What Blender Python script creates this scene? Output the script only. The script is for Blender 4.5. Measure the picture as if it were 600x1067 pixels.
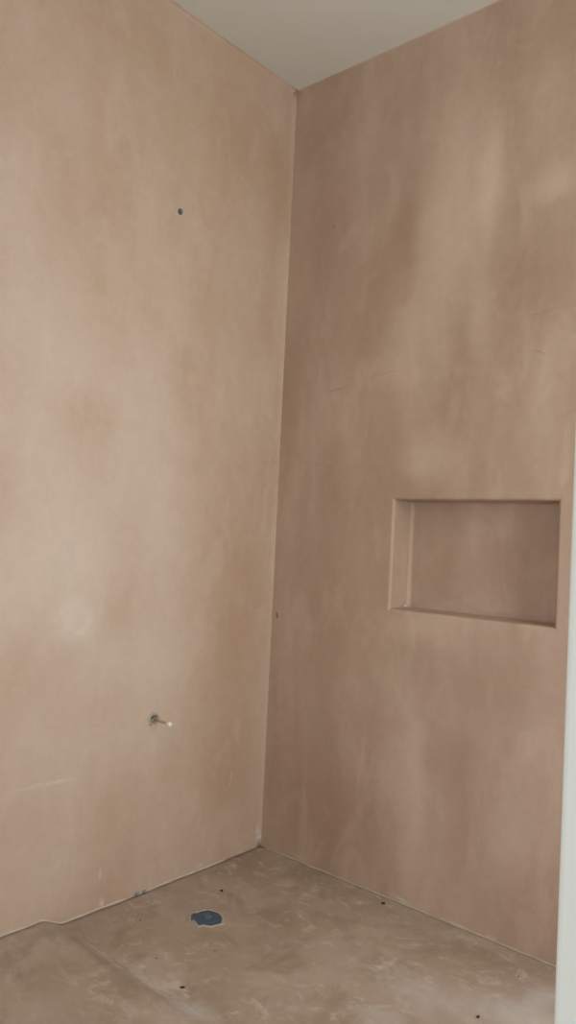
import bpy, bmesh, math, random
from mathutils import Vector, Matrix, noise as mnoise

for o in list(bpy.data.objects): bpy.data.objects.remove(o)
S = bpy.context.scene
COL = S.collection
# surveyed positions (metres).  Room corner = origin, left wall is x=0, right wall is y=0.
L_PALE_SHEEN = [(-0.869, 0.936, 0.332, 0.246, 0.55), (-0.839, 0.852, 0.127, 0.094, 0.75), (-0.725, 0.732, 0.346, 0.172, 0.5), (-0.803, 1.157, 0.5, 0.309, 0.45), (-0.63, 1.463, 0.241, 0.387, 0.4), (-0.51, 1.11, 0.189, 0.37, 0.4), (-1.009, 1.7, 0.294, 0.341, 0.45), (-0.766, 1.875, 0.08, 0.199, 0.3), (-1.114, 2.008, 0.182, 0.304, 0.4), (-0.99, 2.324, 0.171, 0.159, 0.25), (-0.517, 0.623, 0.21, 0.43, 0.4), (-0.872, 0.503, 0.435, 0.3, 0.4), (-0.851, 0.176, 0.407, 0.164, 0.25), (-1.018, 1.382, 0.184, 0.209, 0.3)]  # pale plaster, with a glossy highlight painted in at mid height
L_WARM = [(-0.174, 0.85, 0.214, 0.509, 0.55), (-0.173, 2.009, 0.213, 0.443, 0.3), (-0.256, 2.495, 0.39, 0.266, 0.4), (-0.709, 2.635, 0.405, 0.146, 0.3), (-0.184, 0.317, 0.204, 0.304, 0.5), (-0.798, 1.837, 0.071, 0.099, 0.35), (-0.84, 1.461, 0.173, 0.111, 0.3), (-0.397, 1.883, 0.186, 0.16, 0.3), (-0.073, 2.393, 0.142, 0.315, 0.35)]
L_MARK_SHEEN = [(-0.9186, 0.409, 0.1339, 0.009, -0.014, 0.5), (-0.6042, 0.3977, 0.2021, 0.005, -0.072, 0.22), (-0.8529, 0.4052, 0.0549, 0.01, -0.043, 0.4), (-0.7042, 0.1035, 0.0274, 0.007, -1.642, 0.7), (-0.6918, 0.018, 0.018, 0.012, -1.716, 1.0), (-0.4049, 0.0282, 0.0163, 0.008, -1.781, 0.95), (-0.5066, 0.0098, 0.0158, 0.01, -1.774, 0.7), (-0.2965, 0.016, 0.0215, 0.01, 0.043, 0.8), (-0.1675, 0.2778, 0.0394, 0.008, -1.767, 0.4), (-0.0137, 0.0426, 0.0487, 0.022, -1.385, 0.9), (-0.7939, 1.807, 0.0136, 0.004, -0.207, 0.5), (-0.28, 2.3741, 0.0835, 0.004, -0.446, 0.3), (-0.7916, 0.8527, 0.0415, 0.014, 1.233, 0.8), (-0.8238, 0.8269, 0.0421, 0.012, 0.641, 0.5), (-0.9037, 0.8692, 0.0179, 0.008, -1.019, 0.4), (-0.8579, 0.8125, 0.0315, 0.01, 0.222, 0.4), (-0.5275, 0.4643, 0.0565, 0.02, -1.541, 0.35)]  # plaster marks, plus streaks that paint the bright highlight on this wall
R_PALE = [(0.714, 2.204, 0.214, 0.548, 0.65), (0.816, 2.237, 0.071, 0.298, 0.45), (0.593, 1.827, 0.173, 0.558, 0.4), (0.796, 1.828, 0.064, 0.236, 0.3), (0.649, 1.392, 0.197, 0.137, 0.45), (1.007, 2.186, 0.115, 0.085, 0.45), (0.64, 0.878, 0.198, 0.09, 0.45), (0.626, 0.307, 0.077, 0.407, 0.5), (0.967, 0.288, 0.115, 0.265, 0.2), (0.453, 1.686, 0.185, 0.097, 0.25), (0.989, 1.548, 0.111, 0.331, 0.2)]
R_WARM_SHADE = [(0.201, 2.194, 0.172, 0.383, 0.45), (0.523, 2.156, 0.068, 0.289, 0.35), (0.214, 0.864, 0.205, 0.429, 0.3), (0.457, 0.512, 0.149, 0.216, 0.4), (0.809, 0.299, 0.131, 0.441, 0.5), (0.337, 0.199, 0.272, 0.282, 0.7), (0.115, 0.309, 0.176, 0.398, 0.4), (0.93, 1.921, 0.173, 0.172, 0.4), (0.989, 2.645, 0.179, 0.173, 0.35), (0.843, 0.73, 0.26, 0.168, 0.4), (0.112, 2.568, 0.228, 0.217, 0.3), (0.83, 1.041, 0.287, 0.156, 0.5), (0.961, 1.161, 0.139, 0.124, 0.4), (0.758, 0.514, 0.127, 0.171, 0.3), (1.001, 0.139, 0.168, 0.209, 0.4)]  # darker plaster; the patches inside the niche paint its shade
R_MARK = [(0.2523, 1.652, 0.0699, 0.004, 0.125, -0.3), (0.4513, 1.6857, 0.0844, 0.004, 0.109, -0.2), (0.9899, 1.6936, 0.0262, 0.004, -0.414, -0.35), (0.2087, 2.2407, 0.0169, 0.008, 0.85, -0.35), (0.7693, 1.6906, 0.0382, 0.003, -0.326, -0.2), (0.6288, 0.5253, 0.0115, 0.004, -0.792, 0.25), (0.9985, 1.8132, 0.0704, 0.004, 0.105, -0.2), (0.0277, 0.8419, 0.0155, 0.006, -1.338, -1.2), (0.61, 0.0116, 0.0488, 0.01, -0.062, 0.6), (0.8037, 0.0018, 0.0785, 0.008, 0.007, 0.55), (0.9094, 0.0069, 0.0279, 0.012, 0.048, 0.4), (0.1774, 0.017, 0.0489, 0.008, -0.071, 0.3)]
F_PALE = [(0.36, -0.818, 0.146, 0.178, 0.5), (0.577, -0.849, 0.09, 0.102, 0.6), (0.815, -0.315, 0.156, 0.111, 0.35), (0.597, -0.368, 0.163, 0.12, 0.25), (1.092, -0.324, 0.167, 0.112, 0.5), (0.125, -1.03, 0.096, 0.166, 0.25), (0.377, -0.138, 0.125, 0.127, 0.15), (0.362, -1.069, 0.109, 0.103, 0.2)]
F_GREY_SHEEN = [(1.109, -0.281, 0.157, 0.108, 0.5), (0.564, -0.853, 0.079, 0.077, 0.55), (0.434, -0.832, 0.071, 0.063, 0.35), (0.936, -0.373, 0.197, 0.117, 0.35), (1.134, -0.17, 0.05, 0.124, 0.5), (0.896, -0.525, 0.116, 0.072, 0.3)]  # grey smears, plus daylight sheen painted into the floor near the partition
F_WARM = [(0.097, -0.18, 0.197, 0.177, 0.5), (0.311, -0.056, 0.163, 0.151, 0.4), (0.777, -0.104, 0.171, 0.131, 0.4), (0.416, -0.365, 0.171, 0.108, 0.3), (0.177, -0.772, 0.104, 0.143, 0.25), (0.074, -0.916, 0.063, 0.118, 0.4), (1.033, -0.088, 0.107, 0.086, 0.3)]
F_MARK = [(0.0793, -0.5544, 0.0548, 0.01, 1.408, 0.35), (0.1628, -0.8451, 0.1607, 0.012, 0.039, 0.35), (0.4071, -0.8647, 0.2048, 0.02, 0.005, 0.35), (0.8002, -0.1558, 0.0283, 0.008, 1.218, 0.3), (0.7309, -0.172, 0.0673, 0.008, 0.592, 0.3), (0.7726, -0.3077, 0.0593, 0.012, 1.518, 0.3), (1.0432, -0.2492, 0.0464, 0.012, 1.043, 0.3), (0.5895, -0.3579, 0.0348, 0.01, 1.224, 0.3), (0.3201, -0.851, 0.137, 0.015, -0.251, -0.3), (0.386, -0.8381, 0.2564, 0.045, -0.019, 0.4), (0.4639, -0.841, 0.1706, 0.025, -0.01, 0.3), (0.2785, -0.8761, 0.3493, 0.007, 0.032, -0.3), (0.2898, -0.8927, 0.1995, 0.02, -0.072, -0.25), (0.087, -0.9178, 0.0751, 0.02, -0.282, -0.2)]
DRAIN = [(0.2058, -0.5181), (0.2109, -0.502), (0.2125, -0.4858), (0.2179, -0.4728), (0.2269, -0.4632), (0.2498, -0.4569), (0.2721, -0.4618), (0.2895, -0.4748), (0.3013, -0.4932), (0.2985, -0.513), (0.2924, -0.5263), (0.2754, -0.5341), (0.2709, -0.5456), (0.2559, -0.5413), (0.2382, -0.5361), (0.2378, -0.5468)]
KNOB = (0.2514, -0.4943)
CHIPS = [(0.1608, -0.3503), (0.472, -0.7869), (0.5684, -0.046), (1.0559, -0.3615), (0.3224, -0.7467), (0.4018, -0.6087), (1.0494, -0.1237), (0.131, -0.6504)]
LCHIPS = [(-0.5625, 0.0003), (-0.5361, -0.0035)]
CRUMB = (0.5342, 0.062, 0.9209)
Q = (809.167026, 0.718498, 0.031046, 0.04749, 1.921052, -2.131219, 1.132373)

# ------------------------------------------------------------------ camera
H = 2.8
f_px, yaw, pitch, roll, cx, cy, cz = Q
cd = bpy.data.cameras.new('camera'); cam = bpy.data.objects.new('camera', cd); COL.objects.link(cam)
fw = Vector((-math.sin(yaw)*math.cos(pitch), math.cos(yaw)*math.cos(pitch), math.sin(pitch)))
rt = Vector((math.cos(yaw), math.sin(yaw), 0)); up = rt.cross(fw)
c_, s_ = math.cos(roll), math.sin(roll)
R_, U_ = rt*c_ + up*s_, up*c_ - rt*s_
cam.matrix_world = Matrix(((R_.x, U_.x, -fw.x, cx), (R_.y, U_.y, -fw.y, cy), (R_.z, U_.z, -fw.z, cz), (0, 0, 0, 1)))
cd.sensor_fit = 'VERTICAL'; cd.sensor_height = 24.0; cd.lens = 24.0*f_px/1067.0
cd.clip_start = 0.02
S.camera = cam

# ------------------------------------------------------------------ world, light, exposure
S.view_settings.view_transform = 'Standard'; S.view_settings.look = 'None'
S.view_settings.gamma = 1.0; S.view_settings.exposure = 0.0
S.view_settings.use_curve_mapping = False
try:
    S.cycles.use_denoising = True; S.cycles.max_bounces = 10; S.cycles.diffuse_bounces = 6
except Exception: pass
W = bpy.data.worlds.new('sky'); S.world = W; W.use_nodes = True
W.node_tree.nodes['Background'].inputs[0].default_value = (.80, .90, 1.0, 1)
W.node_tree.nodes['Background'].inputs[1].default_value = 1.0

def area(name, loc, target, sx, sy, power, color):
    l = bpy.data.lights.new(name, 'AREA'); l.shape = 'RECTANGLE'; l.size = sx; l.size_y = sy
    l.energy = power; l.color = color
    o = bpy.data.objects.new(name, l); COL.objects.link(o); o.location = loc
    o.rotation_euler = (Vector(target)-Vector(loc)).to_track_quat('-Z', 'Y').to_euler()
    return o
XR, YF = 2.5, -3.4
# daylight: the window of the far side wall, beyond the white partition, and the doorway behind the camera
WIN = dict(y0=-1.05, y1=-.25, z0=.70, z1=2.20)
area('window_daylight', (XR+.04, (WIN['y0']+WIN['y1'])/2, (WIN['z0']+WIN['z1'])/2), (0, (WIN['y0']+WIN['y1'])/2, (WIN['z0']+WIN['z1'])/2), .80, 1.5, 22, (.97, .99, 1.0))
FILL_OPENING = dict(x0=1.32, x1=2.22, z0=.45, z1=2.15)
area('corner_fill_light', ((FILL_OPENING['x0']+FILL_OPENING['x1'])/2, .06, (FILL_OPENING['z0']+FILL_OPENING['z1'])/2), ((FILL_OPENING['x0']+FILL_OPENING['x1'])/2, -1, (FILL_OPENING['z0']+FILL_OPENING['z1'])/2), .9, 1.7, 13.5, (.97, .99, 1.0))  # added unseen light source, balances the niche and left wall
area('doorway_daylight', (1.6, -3.38, 1.05), (1.6, 0, 1.05), 1.0, 2.0, 23, (.98, .99, 1.0))

# ------------------------------------------------------------------ helpers
def tag(o, label=None, cat=None, group=None, kind=None):
    if label: o['label'] = label
    if cat: o['category'] = cat
    if group: o['group'] = group
    if kind: o['kind'] = kind
    return o
def obj(name, bm, mat, parent=None, smooth=True):
    me = bpy.data.meshes.new(name)
    bmesh.ops.recalc_face_normals(bm, faces=bm.faces)
    bm.to_mesh(me); bm.free()
    if mat: me.materials.append(mat)
    if smooth:
        for p in me.polygons: p.use_smooth = True
    o = bpy.data.objects.new(name, me); COL.objects.link(o)
    if parent: o.parent = parent
    return o
def empty(name, loc):
    o = bpy.data.objects.new(name, None); COL.objects.link(o); o.location = loc; o.empty_display_size = .05
    return o
def box_bm(x0, x1, y0, y1, z0, z1, bev=0):
    bm = bmesh.new(); bmesh.ops.create_cube(bm, size=1)
    for v in bm.verts:
        v.co = Vector((x0+(v.co.x+.5)*(x1-x0), y0+(v.co.y+.5)*(y1-y0), z0+(v.co.z+.5)*(z1-z0)))
    if bev: bmesh.ops.bevel(bm, geom=bm.edges[:], offset=bev, segments=3, affect='EDGES', profile=.5)
    return bm

class NT:
    def __init__(self, name):
        m = bpy.data.materials.new(name); m.use_nodes = True
        self.m = m; self.t = m.node_tree; self.n = self.t.nodes; self.l = self.t.links
        self.b = self.n['Principled BSDF']
        self.obj = self.n.new('ShaderNodeTexCoord').outputs['Object']
    def val(self, sock, v):
        if hasattr(v, 'is_output'): self.l.new(v, sock)
        else: sock.default_value = v
    def math(self, op, a, b=0.0, clamp=False):
        n = self.n.new('ShaderNodeMath'); n.operation = op; n.use_clamp = clamp
        self.val(n.inputs[0], a); self.val(n.inputs[1], b); return n.outputs[0]
    def noise(self, vec, scale, detail=4, rough=.55, dist=0, stretch=None, out='Fac'):
        if stretch:
            k = self.n.new('ShaderNodeMapping'); self.l.new(vec, k.inputs[0]); k.inputs['Scale'].default_value = stretch; vec = k.outputs[0]
        n = self.n.new('ShaderNodeTexNoise'); self.l.new(vec, n.inputs['Vector'])
        n.inputs['Scale'].default_value = scale; n.inputs['Detail'].default_value = detail
        n.inputs['Roughness'].default_value = rough; n.inputs['Distortion'].default_value = dist
        return n.outputs[out]
    def ramp(self, v, a, b, lo=0.0, hi=1.0):
        n = self.n.new('ShaderNodeMapRange'); n.interpolation_type = 'SMOOTHSTEP'
        self.val(n.inputs[0], v)
        for i, q in enumerate((a, b, lo, hi)): n.inputs[1+i].default_value = q
        return n.outputs[0]
    def mix(self, fac, a, b, mode='MIX'):
        n = self.n.new('ShaderNodeMix'); n.data_type = 'RGBA'; n.blend_type = mode; n.clamp_factor = True
        self.val(n.inputs[0], fac)
        for s, v in ((n.inputs[6], a), (n.inputs[7], b)):
            if hasattr(v, 'is_output'): self.l.new(v, s)
            else: s.default_value = (*v, 1)
        return n.outputs[2]
    def warp(self, amt, scale=2.2):
        c = self.noise(self.obj, scale, 4, .6, out='Color')
        a = self.n.new('ShaderNodeVectorMath'); a.operation = 'SUBTRACT'; self.l.new(c, a.inputs[0]); a.inputs[1].default_value = (.5, .5, .5)
        s = self.n.new('ShaderNodeVectorMath'); s.operation = 'SCALE'; self.l.new(a.outputs[0], s.inputs[0]); s.inputs['Scale'].default_value = amt
        d = self.n.new('ShaderNodeVectorMath'); d.operation = 'ADD'; self.l.new(self.obj, d.inputs[0]); self.l.new(s.outputs[0], d.inputs[1])
        return d.outputs[0]
    def patch(self, vec, plane, u, v, ru, rv, ang=0.0, hard=0.0):
        """soft colour patch for stains and painted light, centred at (u,v) on the surface"""
        if plane == 'yz': loc = (0, u, v); rot = (ang, 0, 0); sc = (1e-4, ru, rv)
        elif plane == 'xz': loc = (u, 0, v); rot = (0, -ang, 0); sc = (ru, 1e-4, rv)
        else: loc = (u, v, 0); rot = (0, 0, ang); sc = (ru, rv, 1e-4)
        sep = self.n.new('ShaderNodeVectorMath'); sep.operation = 'MULTIPLY'
        self.l.new(vec, sep.inputs[0]); sep.inputs[1].default_value = {'yz': (0, 1, 1), 'xz': (1, 0, 1), 'xy': (1, 1, 0)}[plane]
        k = self.n.new('ShaderNodeMapping'); k.vector_type = 'TEXTURE'; self.l.new(sep.outputs[0], k.inputs[0])
        k.inputs['Location'].default_value = loc; k.inputs['Rotation'].default_value = rot; k.inputs['Scale'].default_value = tuple(max(c, 1.0) if c == 1e-4 else c for c in sc)
        g = self.n.new('ShaderNodeVectorMath'); g.operation = 'LENGTH'; self.l.new(k.outputs[0], g.inputs[0])
        return self.ramp(g.outputs['Value'], 1.0, hard, 0.0, 1.0)
    def total(self, items):
        acc = 0.0
        for fac, s in items: 
            acc = self.math('ADD', acc, self.math('MULTIPLY', fac, s))
        return acc
    def bump(self, h, strength, dist):
        n = self.n.new('ShaderNodeBump'); n.inputs['Strength'].default_value = strength; n.inputs['Distance'].default_value = dist
        self.l.new(h, n.inputs['Height']); self.l.new(n.outputs[0], self.b.inputs['Normal'])

def plaster(name, plane, pale, warm, marks, base, palec, warmc, pink, rough=.5, grey=()):
    k = NT(name)
    st = {'yz': (1, 1, .5), 'xz': (1, 1, .4), 'xy': (1, 1, 1)}[plane]
    n1 = k.noise(k.obj, 2.2, 5, .55, .4, st)
    n2 = k.noise(k.obj, 5, 4, .55, .3, st)
    n3 = k.noise(k.obj, 26, 4, .65, .8)
    n4 = k.noise(k.obj, 1.4, 3, .5, .2, st)
    col = k.mix(k.ramp(n1, .36, .66, 0, .4), base, palec)
    col = k.mix(k.ramp(n2, .45, .72, 0, .3), col, warmc)
    col = k.mix(k.ramp(n4, .48, .68, 0, .4), col, pink)
    wv = k.warp(.11, 4)
    pf = k.total([(k.patch(wv, plane, *p[:4]), p[4]) for p in pale])
    col = k.mix(pf, col, palec)
    wf = k.total([(k.patch(wv, plane, *p[:4]), p[4]) for p in warm])
    col = k.mix(wf, col, warmc)
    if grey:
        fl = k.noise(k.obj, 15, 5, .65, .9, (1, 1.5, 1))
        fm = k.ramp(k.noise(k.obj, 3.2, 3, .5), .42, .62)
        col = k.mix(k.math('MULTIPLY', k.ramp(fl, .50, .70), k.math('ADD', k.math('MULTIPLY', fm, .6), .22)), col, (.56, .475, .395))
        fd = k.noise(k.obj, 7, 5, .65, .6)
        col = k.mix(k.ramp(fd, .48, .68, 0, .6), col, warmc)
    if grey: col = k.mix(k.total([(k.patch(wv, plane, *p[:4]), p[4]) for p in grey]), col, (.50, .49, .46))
    # trowel streaks
    tr = k.noise(k.obj, 8, 4, .6, .8, st)
    col = k.mix(k.ramp(tr, .50, .72, 0, .22), col, palec)
    m = k.math('ADD', k.math('MULTIPLY', n3, .20), .90)
    sc = k.n.new('ShaderNodeCombineColor')
    for i in range(3): k.l.new(m, sc.inputs[i])
    col = k.mix(1.0, col, sc.outputs[0], 'MULTIPLY')
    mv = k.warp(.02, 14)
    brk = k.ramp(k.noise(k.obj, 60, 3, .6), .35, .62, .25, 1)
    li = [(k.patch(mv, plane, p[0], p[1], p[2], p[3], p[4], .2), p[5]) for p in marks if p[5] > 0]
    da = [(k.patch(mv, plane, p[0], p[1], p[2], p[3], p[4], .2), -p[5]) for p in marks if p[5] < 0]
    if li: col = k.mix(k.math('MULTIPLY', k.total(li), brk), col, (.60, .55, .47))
    if da: col = k.mix(k.total(da), col, (.17, .115, .08))
    k.l.new(col, k.b.inputs['Base Color'])
    k.l.new(k.ramp(n2, .3, .7, rough-.07, rough+.1), k.b.inputs['Roughness'])
    k.b.inputs['Specular IOR Level'].default_value = .4
    h = k.math('ADD', k.math('MULTIPLY', n2, 1.0), k.math('ADD', k.math('MULTIPLY', n3, .12), k.math('MULTIPLY', n1, 1.5)))
    k.bump(h, .25, .02)
    return k.m

BASE, PALE, WARM, PINK = (.47, .342, .248), (.58, .485, .395), (.40, .258, .158), (.465, .325, .245)
M_left = plaster('plaster_left', 'yz', L_PALE_SHEEN, L_WARM, L_MARK_SHEEN, BASE, PALE, WARM, PINK, .46)
M_back = plaster('plaster_back', 'xz', R_PALE, R_WARM_SHADE, R_MARK, (.395, .278, .198), (.63, .485, .385), (.33, .21, .143), (.395, .27, .21), .5)
M_floor = plaster('screed_floor', 'xy', F_PALE, F_WARM, F_MARK, (.365, .275, .208), (.50, .41, .34), (.262, .193, .135), (.35, .25, .195), .45, F_GREY_SHEEN)
def flat(name, c, rough=.6, var=.06, scale=18, spec=.4, bump=0):
    k = NT(name); n = k.noise(k.obj, scale, 4, .6)
    col = k.mix(n, tuple(x*(1-var) for x in c), tuple(min(1, x*(1+var)) for x in c))
    k.l.new(col, k.b.inputs['Base Color']); k.b.inputs['Roughness'].default_value = rough; k.b.inputs['Specular IOR Level'].default_value = spec
    if bump: k.bump(n, bump, .005)
    return k.m
M_ceil = flat('ceiling_paint', (.59, .58, .515), .8, .04, 3)
M_white = flat('white_gloss_paint', (.675, .725, .69), .4, .015, 2)
M_room = flat('room_plaster', (.50, .43, .35), .7, .08, 3)
M_bead = flat('pale_plaster_bead', (.50, .43, .35), .75, .22, 40, .3, .3)
M_cove = flat('plaster_fillet', (.44, .32, .235), .6, .12, 20, .3, .2)
M_blue = flat('blue_plastic', (.040, .085, .135), .42, .35, 90, .5, .6)
M_knob = flat('blue_grey_plastic', (.075, .13, .165), .4, .2, 60)
M_rim = flat('pale_scraped_plaster', (.40, .34, .27), .8, .2, 50, .3, .5)
M_dark = flat('dark_grit', (.035, .028, .022), .8, .3, 100)
M_brown = flat('brown_grit', (.14, .105, .08), .8, .3, 100)
M_teal = flat('dark_teal_plastic', (.07, .095, .10), .4, .2, 80)
M_plug = flat('slate_plastic', (.085, .10, .115), .45, .2, 80)
M_pipe = flat('plaster_smeared_pipe', (.43, .32, .24), .6, .2, 80)
M_cap = flat('white_plastic', (.75, .73, .67), .4, .05, 60)
M_bluechip = flat('blue_grey_flake', (.20, .26, .30), .6, .2, 80)
M_crumb = flat('pale_crumb', (.62, .52, .43), .8, .15, 80)
M_olive = flat('olive_pipe_wall', (.30, .255, .17), .6, .2, 80)

# ------------------------------------------------------------------ room shell

o = obj('wall_left', box_bm(-.16, 0, YF-.15, .0, -.1, H), M_left, smooth=False)
tag(o, 'left plaster wall with painted-in pale sheen and two capped pipe outlets', 'wall', kind='structure')

# right-hand wall with the recessed niche: one skin with rounded arrises
def niche_wall():
    bm = bmesh.new()
    n0x, n1x, n0z, n1z, dep = .5145, 1.0605, .9125, 1.268, .105
    xs, zs = (-.16, n0x, n1x, FILL_OPENING['x0']), (-.1, n0z, n1z, H)
    g = [[bm.verts.new((x, 0, z)) for z in zs] for x in xs]
    for i in range(3):
        for j in range(3):
            if (i, j) != (1, 1): bm.faces.new((g[i][j], g[i+1][j], g[i+1][j+1], g[i][j+1]))
    fr = [g[1][1], g[2][1], g[2][2], g[1][2]]
    bk = [bm.verts.new((v.co.x + (.004 if k in (0, 3) else -.004), dep, v.co.z + (.003 if k < 2 else -.003))) for k, v in enumerate(fr)]
    for k in range(4): bm.faces.new((fr[k], fr[(k+1) % 4], bk[(k+1) % 4], bk[k]))
    bm.faces.new(bk)
    # back of the wall
    outer = [g[0][0], g[3][0], g[3][3], g[0][3]]
    rb = [bm.verts.new((v.co.x, .24, v.co.z)) for v in outer]
    bm.faces.new(rb)
    rim = [[g[i][0] for i in range(4)], [g[3][j] for j in range(4)], [g[3-i][3] for i in range(4)], [g[0][3-j] for j in range(4)]]
    for k in range(4): bm.faces.new(rim[k] + [rb[(k+1) % 4], rb[k]])
    bm.edges.ensure_lookup_table()
    fe = [e for e in bm.edges if all(v in fr for v in e.verts)]
    be = [e for e in bm.edges if all(v in bk for v in e.verts)] 
    ve = [e for e in bm.edges if (e.verts[0] in fr and e.verts[1] in bk) or (e.verts[1] in fr and e.verts[0] in bk)]
    lb = [e for e in be if all(v.co.x < .6 for v in e.verts)] 
    r = bmesh.ops.bevel(bm, geom=lb, offset=.012, segments=4, affect='EDGES', profile=.5)
    fs = set(f for f in bm.faces)
    be = [e for e in bm.edges if e.is_valid and all(abs(v.co.y-dep) < 1e-5 for v in e.verts) and any(max(v.co.y for v in f.verts) - min(v.co.y for v in f.verts) > 1e-4 for f in e.link_faces) and abs(e.verts[0].co.x-e.verts[1].co.x) > .1]
    bmesh.ops.bevel(bm, geom=be, offset=.008, segments=3, affect='EDGES', profile=.5)
    fe = [e for e in bm.edges if all(abs(v.co.y) < 1e-6 for v in e.verts) and any(len(f.verts) and f.normal is not None and any(v.co.y > .01 and v.co.y < .2 for v in f.verts) for f in e.link_faces)]
    bmesh.ops.bevel(bm, geom=fe, offset=.009, segments=4, affect='EDGES', profile=.5)
    return bm
o = obj('wall_back', niche_wall(), M_back, smooth=False)
tag(o, 'right plaster wall with a recessed rectangular niche', 'wall', kind='structure')

def wall_with_opening(axis, pos, t, a0, a1, z0, z1, o0, o1, oz0, oz1):
    bm = bmesh.new()
    for (p0, p1, q0, q1) in ((a0, o0, z0, z1), (o1, a1, z0, z1), (o0, o1, z0, oz0), (o0, o1, oz1, z1)):
        if p1-p0 < 1e-4 or q1-q0 < 1e-4: continue
        b = box_bm(pos, pos+t, p0, p1, q0, q1) if axis == 'x' else box_bm(p0, p1, pos, pos+t, q0, q1)
        me = bpy.data.meshes.new('t'); b.to_mesh(me); b.free(); bm.from_mesh(me); bpy.data.meshes.remove(me)
    return bm
o = obj('wall_back_2', wall_with_opening('y', 0, .24, FILL_OPENING['x0'], XR, -.1, H, FILL_OPENING['x0'], FILL_OPENING['x1'], FILL_OPENING['z0'], FILL_OPENING['z1']), M_room, smooth=False)
tag(o, 'continuation of the niche wall with an added opening for the fill light', 'wall', kind='structure')
o = obj('wall_right', wall_with_opening('x', XR, .18, YF-.15, .24, -.1, H, WIN['y0'], WIN['y1'], WIN['z0'], WIN['z1']), M_room, smooth=False)
tag(o, 'plain far side wall with the window opening', 'wall', kind='structure')
o = obj('wall_front', wall_with_opening('y', YF-.15, .15, 0, XR, -.1, H, 1.1, 2.1, -.1, 2.05), M_room, smooth=False)
tag(o, 'plain wall with the doorway opposite the niche wall', 'wall', kind='structure')
o = obj('ceiling', box_bm(-.16, XR+.18, YF-.15, .24, H, H+.12), M_ceil, smooth=False)
tag(o, 'off-white painted ceiling', 'ceiling', kind='structure')

# floor: sunken shower tray, ramped edge to the slightly higher room floor
def sstep(a, b, x):
    t = max(0, min(1, (x-a)/(b-a))); return t*t*(3-2*t)
DC = Vector((.254, -.504))
def floor_z(x, y):
    e = mnoise.noise(Vector((x*7, 3.1, 0)))*.008
    z = .030*sstep(-.815+e, -.900+e, y)
    z += .0035*math.exp(-((y+.905)/.02)**2)*(.5+mnoise.noise(Vector((x*9, 0, 5))))   # rough lip
    if y > -.9: z += -.004*(1-sstep(0, .45, math.hypot(x-DC.x, y-DC.y)))
    z += .0012*mnoise.noise(Vector((x*6, y*6, .3)))
    return z
def floor_bm():
    bm = bmesh.new()
    xs = [i*.02 for i in range(0, 81)] + [1.7+.1*i for i in range(0, 16)]
    ys = [-i*.0125 for i in range(0, 89)] + [-1.2-.1*i for i in range(0, 23)]
    ys[-1] = YF
    g = [[bm.verts.new((x, y, floor_z(x, y))) for y in ys] for x in xs]
    for i in range(len(xs)-1):
        for j in range(len(ys)-1): bm.faces.new((g[i][j], g[i+1][j], g[i+1][j+1], g[i][j+1]))
    # solid slab underneath
    e = bmesh.ops.extrude_face_region(bm, geom=bm.faces[:])
    for v in [v for v in e['geom'] if isinstance(v, bmesh.types.BMVert)]: v.co.z = -.1
    return bm
o = obj('floor', floor_bm(), M_floor)
tag(o, 'bare screed floor sunken around the drain', 'floor', kind='structure')

# plaster fillet in the corner between both walls, and along the ceiling
def sweep(path, prof, jit=.0, seed=1):
    """prof: function k-> list of (a,b) offsets; path: list of (point, dirA, dirB)"""
    rng = random.Random(seed); bm = bmesh.new(); rows = []
    for i, (p, A, B) in enumerate(path):
        pr = prof(i); rows.append([bm.verts.new(Vector(p)+Vector(A)*a+Vector(B)*b) for a, b in pr])
    n = len(rows[0])
    for r0, r1 in zip(rows, rows[1:]):
        for k in range(n): bm.faces.new((r0[k], r0[(k+1) % n], r1[(k+1) % n], r1[k]))
    bm.faces.new(rows[0]); bm.faces.new(rows[-1])
    return bm
def cove_prof(ra, rb, amp, seed):
    def f(i):
        a = ra*(1+amp*mnoise.noise(Vector((i*.31, seed, 0)))); b = rb*(1+amp*mnoise.noise(Vector((i*.37, seed+9, 0))))
        pts = [(-.002, -.002), (a, -.002)]
        for k in range(1, 6):
            t = k/6*math.pi/2
            pts.append((a*(1-math.sin(t)), b*(1-math.cos(t))))
        pts.append((-.002, b))
        return pts
    return f
N = 90
path = [((0, 0, H*i/N), (0, -1, 0), (1, 0, 0)) for i in range(N+1)]
o = obj('trim_1', sweep(path, cove_prof(.024, .0035, .35, 1)), M_left)
tag(o, 'rounded plaster joint running up the corner between both walls', 'trim', kind='structure')
path = [((0, -1.6*i/N, H), (0, 0, -1), (1, 0, 0)) for i in range(N+1)]
o = obj('trim_2', sweep(path, cove_prof(.010, .016, .6, 3)), M_left)
tag(o, 'ragged plaster joint between left wall and ceiling', 'trim', kind='structure')
path = [((1.6*i/N, 0, H), (0, 0, -1), (0, -1, 0)) for i in range(N+1)]
o = obj('trim_3', sweep(path, cove_prof(.003, .005, .6, 5)), M_back)
tag(o, 'ragged plaster joint between niche wall and ceiling', 'trim', kind='structure')

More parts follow.
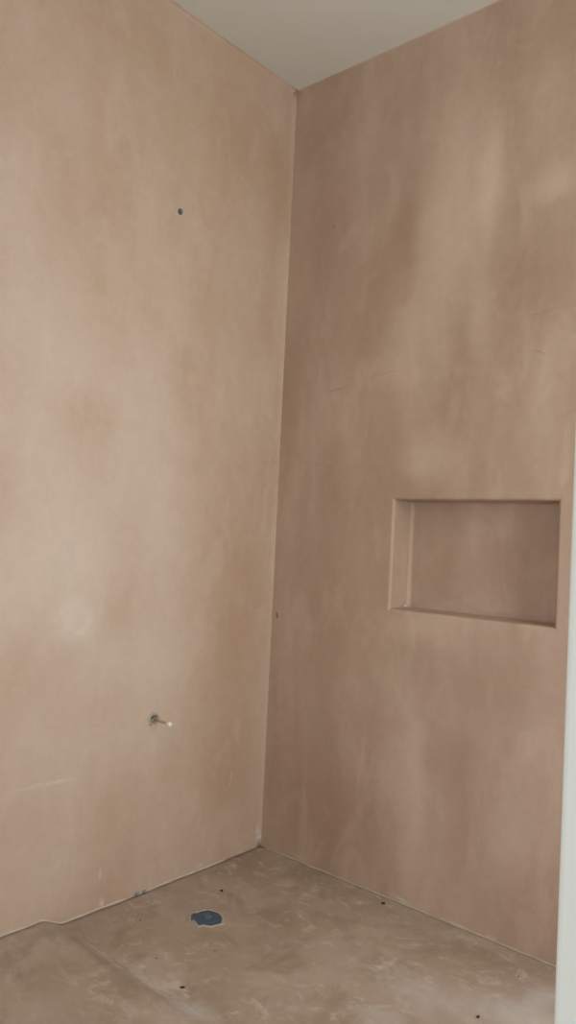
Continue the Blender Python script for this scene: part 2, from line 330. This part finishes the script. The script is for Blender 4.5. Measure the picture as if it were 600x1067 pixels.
# thin pale bead of plaster where the walls meet the floor
def bead(i_list, along, A, ha, hb, seed):
    def prof(i):
        k = .5+.8*mnoise.noise(Vector((i*.11, seed, 1))); k = max(.1, k)
        k2 = max(.15, .6+.6*mnoise.noise(Vector((i*.13, seed, 7))))
        a, b = ha*k2, hb*k
        return [(-.003, -.006), (a, -.006), (a*.75, b*.4), (a*.3, b), (-.003, b*1.05)]
    path = [(along(s), A, (0, 0, 1)) for s in i_list]
    return sweep(path, prof)
ss = [i*.008 for i in range(22, 160)]
o = obj('trim_4', bead(ss, lambda s: (0, -s, floor_z(0, -s)), (1, 0, 0), .006, .009, 2), M_bead)
tag(o, 'pale plaster bead along the foot of the left wall', 'trim', kind='structure')
ss = [i*.008 for i in range(3, 150)]
o = obj('trim_5', bead(ss, lambda s: (s, 0, floor_z(s, 0)), (0, -1, 0), .006, .006, 4), M_rim)
tag(o, 'thin plaster bead along the foot of the niche wall', 'trim', kind='structure')

# white painted partition end at the right edge of the view
o = obj('wall_partition', box_bm(1.652, XR+.02, -1.437, -1.33, -.05, H+.02, .006), M_white, smooth=False)
tag(o, 'white painted partition end at the right edge of the view', 'wall', kind='structure')

# ------------------------------------------------------------------ floor drain with its blue cover
def drain():
    c = Vector((sum(p[0] for p in DRAIN)/len(DRAIN), sum(p[1] for p in DRAIN)/len(DRAIN)))
    z = floor_z(c.x, c.y)
    root = empty('floor_drain', (c.x, c.y, z))
    tag(root, 'round blue-covered floor drain with ragged pale rim in the shower floor', 'drain')
    # finer outline
    pts = []
    n = len(DRAIN)
    for i in range(n):
        p0, p1, p2, p3 = (Vector(DRAIN[(i+k-1) % n])-c for k in range(4))
        for s in range(5):
            t = s/5
            q = .5*((2*p1)+(p2-p0)*t+(2*p0-5*p1+4*p2-p3)*t*t+(3*p1-p0-3*p2+p3)*t**3)
            q *= 1+.018*mnoise.noise(Vector((q.x*160, q.y*160, 0)))
            pts.append(q)
    def disc(rings, base):
        bm = bmesh.new(); rows = [[bm.verts.new((p.x*s, p.y*s, h+(.0008*mnoise.noise(Vector((p.x*s*120, p.y*s*120, 4))) if h > 0 else 0))) for p in pts] for s, h in rings]
        for r0, r1 in zip(rows, rows[1:]):
            for k in range(len(pts)): bm.faces.new((r0[k], r0[(k+1) % len(pts)], r1[(k+1) % len(pts)], r1[k]))
        return bm, rows
    bm, rows = disc([(1.0, -.012), (1.0, .0008), (.97, .0016), (.8, .0018), (.6, .0015), (.35, .0017), (.12, .0018)], 0)
    bm.faces.new(rows[-1]); bm.faces.new(rows[0])
    tag(obj('drain_cover', bm, M_blue, root), 'dark blue plastic cover')
    bm = bmesh.new(); rows = []
    for s, h in ((1.0, -.010), (1.0, .0006), (1.04, .0024), (1.13, .0022), (1.24, -.001), (1.24, -.010)):
        r = []
        for p in pts:
            w = 1+(s-1)*(1+.9*mnoise.noise(Vector((p.x*45, p.y*45, 2)))); r.append(bm.verts.new((p.x*w, p.y*w, h)))
        rows.append(r)
    rows.append(rows[0])
    for r0, r1 in zip(rows, rows[1:]):
        for k in range(len(pts)): bm.faces.new((r0[k], r0[(k+1) % len(pts)], r1[(k+1) % len(pts)], r1[k]))
    tag(obj('drain_rim', bm, M_rim, root), 'ragged pale plaster rim')
    bm = bmesh.new(); bmesh.ops.create_uvsphere(bm, u_segments=18, v_segments=10, radius=1)
    for v in bm.verts:
        v.co = Vector((v.co.x*.013+KNOB[0]-c.x, v.co.y*.013+KNOB[1]-c.y, v.co.z*.003+.0018))
    tag(obj('cover_knob', bm, M_knob, root), 'lighter blue-grey nub in the middle')
drain()

# ------------------------------------------------------------------ pipe outlets on the left wall
def lathe_x(prof, seg=24, jit=0, seed=0):
    """turn (x, r) profile about the x axis"""
    bm = bmesh.new(); rows = []
    for x, r in prof:
        rows.append([bm.verts.new((x, r*math.cos(a)*(1+jit*mnoise.noise(Vector((math.cos(a)*2, math.sin(a)*2, seed)))), r*math.sin(a)*(1+jit*mnoise.noise(Vector((math.cos(a)*2, math.sin(a)*2, seed+3)))))) for a in (2*math.pi*k/seg for k in range(seg))])
    for r0, r1 in zip(rows, rows[1:]):
        for k in range(seg): bm.faces.new((r0[k], r0[(k+1) % seg], r1[(k+1) % seg], r1[k]))
    bm.faces.new(rows[0]); bm.faces.new(rows[-1])
    return bm
r = empty('pipe_stub', (0, -.531, .535))
tag(r, 'thin pipe stub with white end cap sticking out low on the left wall', 'pipe')
b = lathe_x([(-.02, .022), (.001, .021), (.0035, .018), (.004, .0155), (-.006, .0145), (-.02, .0145)], 28, .35, 2)
tag(obj('plaster_collar', b, M_rim, r), 'chipped plaster ring round the hole')
b = bmesh.new()
for (x0, x1, ro, ri) in ((.0, .008, .0128, .0100),):
    a0, a1, n = math.radians(45), math.radians(150), 14
    rows = [[b.verts.new((x, rr*math.cos(a0+(a1-a0)*k/n), rr*math.sin(a0+(a1-a0)*k/n))) for k in range(n+1)] for x, rr in ((x0-.02, ro), (x1, ro), (x1, ri), (x0-.02, ri))]
    rows.append(rows[0])
    for r0, r1 in zip(rows, rows[1:]):
        for k in range(n): b.faces.new((r0[k], r0[k+1], r1[k+1], r1[k]))
    b.faces.new([q[0] for q in rows[:4]]); b.faces.new([q[-1] for q in rows[:4]])
tag(obj('socket_lip', b, M_teal, r), 'dark teal lip at the top of the hole')
tag(obj('socket', lathe_x([(-.02, .0102), (.0035, .0102), (.0045, .0092), (.0045, .005)], 20), M_olive, r), 'olive inner socket')
tag(obj('pipe', lathe_x([(-.01, .0042), (.072, .0038), (.073, .003)], 16), M_pipe, r), 'plaster-smeared thin pipe')
tag(obj('end_cap', lathe_x([(.066, .0055), (.068, .0075), (.079, .0078), (.083, .0066), (.084, .003)], 20), M_cap, r), 'white plastic end cap')
b = bmesh.new(); bmesh.ops.create_icosphere(b, subdivisions=3, radius=1)
for v in b.verts:
    k = 1+.3*mnoise.noise(v.co*1.7); v.co = Vector((v.co.x*.004*k+.001, v.co.y*.008*k, v.co.z*.0055*k-.0195))
tag(obj('plaster_lump', b, M_crumb, r), 'white lump below the hole')

r = empty('pipe_plug', (0, -.533, 2.157))
tag(r, 'small dark blue-grey pipe plug high on the left wall', 'plug')
tag(obj('plaster_collar', lathe_x([(-.02, .0155), (.0005, .0150), (.002, .0115), (.0015, .0085), (-.02, .0085)], 26, .3, 5), M_bead, r), 'pale plaster ring')
b = lathe_x([(-.02, .0086), (.004, .0086), (.006, .0075), (.0065, .005), (.004, .0042), (.004, .001)], 24)
for v in b.verts: v.co.z *= 1.2
tag(obj('plug', b, M_plug, r), 'dark plug')

# ------------------------------------------------------------------ grit and crumbs lying about
def chip(name, loc, sx, sy, sz, rz, mat, label, cat, seed, group=None):
    b = bmesh.new(); bmesh.ops.create_icosphere(b, subdivisions=2, radius=1)
    for v in b.verts:
        k = 1+.35*mnoise.noise(v.co*1.4+Vector((seed*3.7, 0, 0))); v.co = Vector((v.co.x*sx*k, v.co.y*sy*k, max(-.55, v.co.z)*sz*k))
    o = obj(name, b, mat, smooth=False); o.location = (loc[0], loc[1], loc[2]+.4*sz); o.rotation_euler.z = rz
    return tag(o, label, cat, group)
G = 'dark grit on the shower floor'
info = [
 (0.0053, 0.0039, 0.0047, .4, M_dark, 'dark grit chip behind the blue drain cover, nearest the corner'),
 (0.0066, 0.0031, 0.0031, .75, M_dark, 'flat dark grit chip in front of the blue drain cover'),
 (0.0066, 0.0039, 0.0039, .6, M_dark, 'dark grit chip at the foot of the niche wall'),
 (0.0047, 0.0031, 0.0039, 1.2, M_dark, 'dark grit chip on the pale floor by the white partition'),
 (0.0025, 0.0019, 0.0019, .2, M_brown, 'faint brown speck between flat dark chip and left wall'),
 (0.0026, 0.0019, 0.0019, .9, M_brown, 'faint brown speck just in front of the blue drain cover'),
 (0.0031, 0.0019, 0.0019, .4, M_brown, 'small brown speck by the niche wall, close to the white partition'),
 (0.0025, 0.0019, 0.0019, .5, M_brown, 'faint brown speck by the foot of the left wall'),
]
for i, ((x, y), (a, b_, c, rz, m, lab)) in enumerate(zip(CHIPS, info)):
    chip('grit_chip', (x, y, floor_z(x, y)), a, b_, c, rz, m, lab, 'grit', i, G)
x, y, z = CRUMB
chip('plaster_crumb', (x, y, z), .0055, .004, .0035, .3, M_crumb, 'pale plaster crumb in the left corner of the niche', 'crumb', 12)
for i, ((u, v), lab) in enumerate(zip(LCHIPS, ('blue-grey flake at the foot of the left wall, the one farther from the corner', 'blue-grey flake at the foot of the left wall, the one nearer the corner'))):
    chip('paint_flake', (.008, u, floor_z(.008, u)+.004), .0045, .007, .004, .2*i, M_bluechip, lab, 'flake', 20+i, 'blue-grey flakes by the left wall')
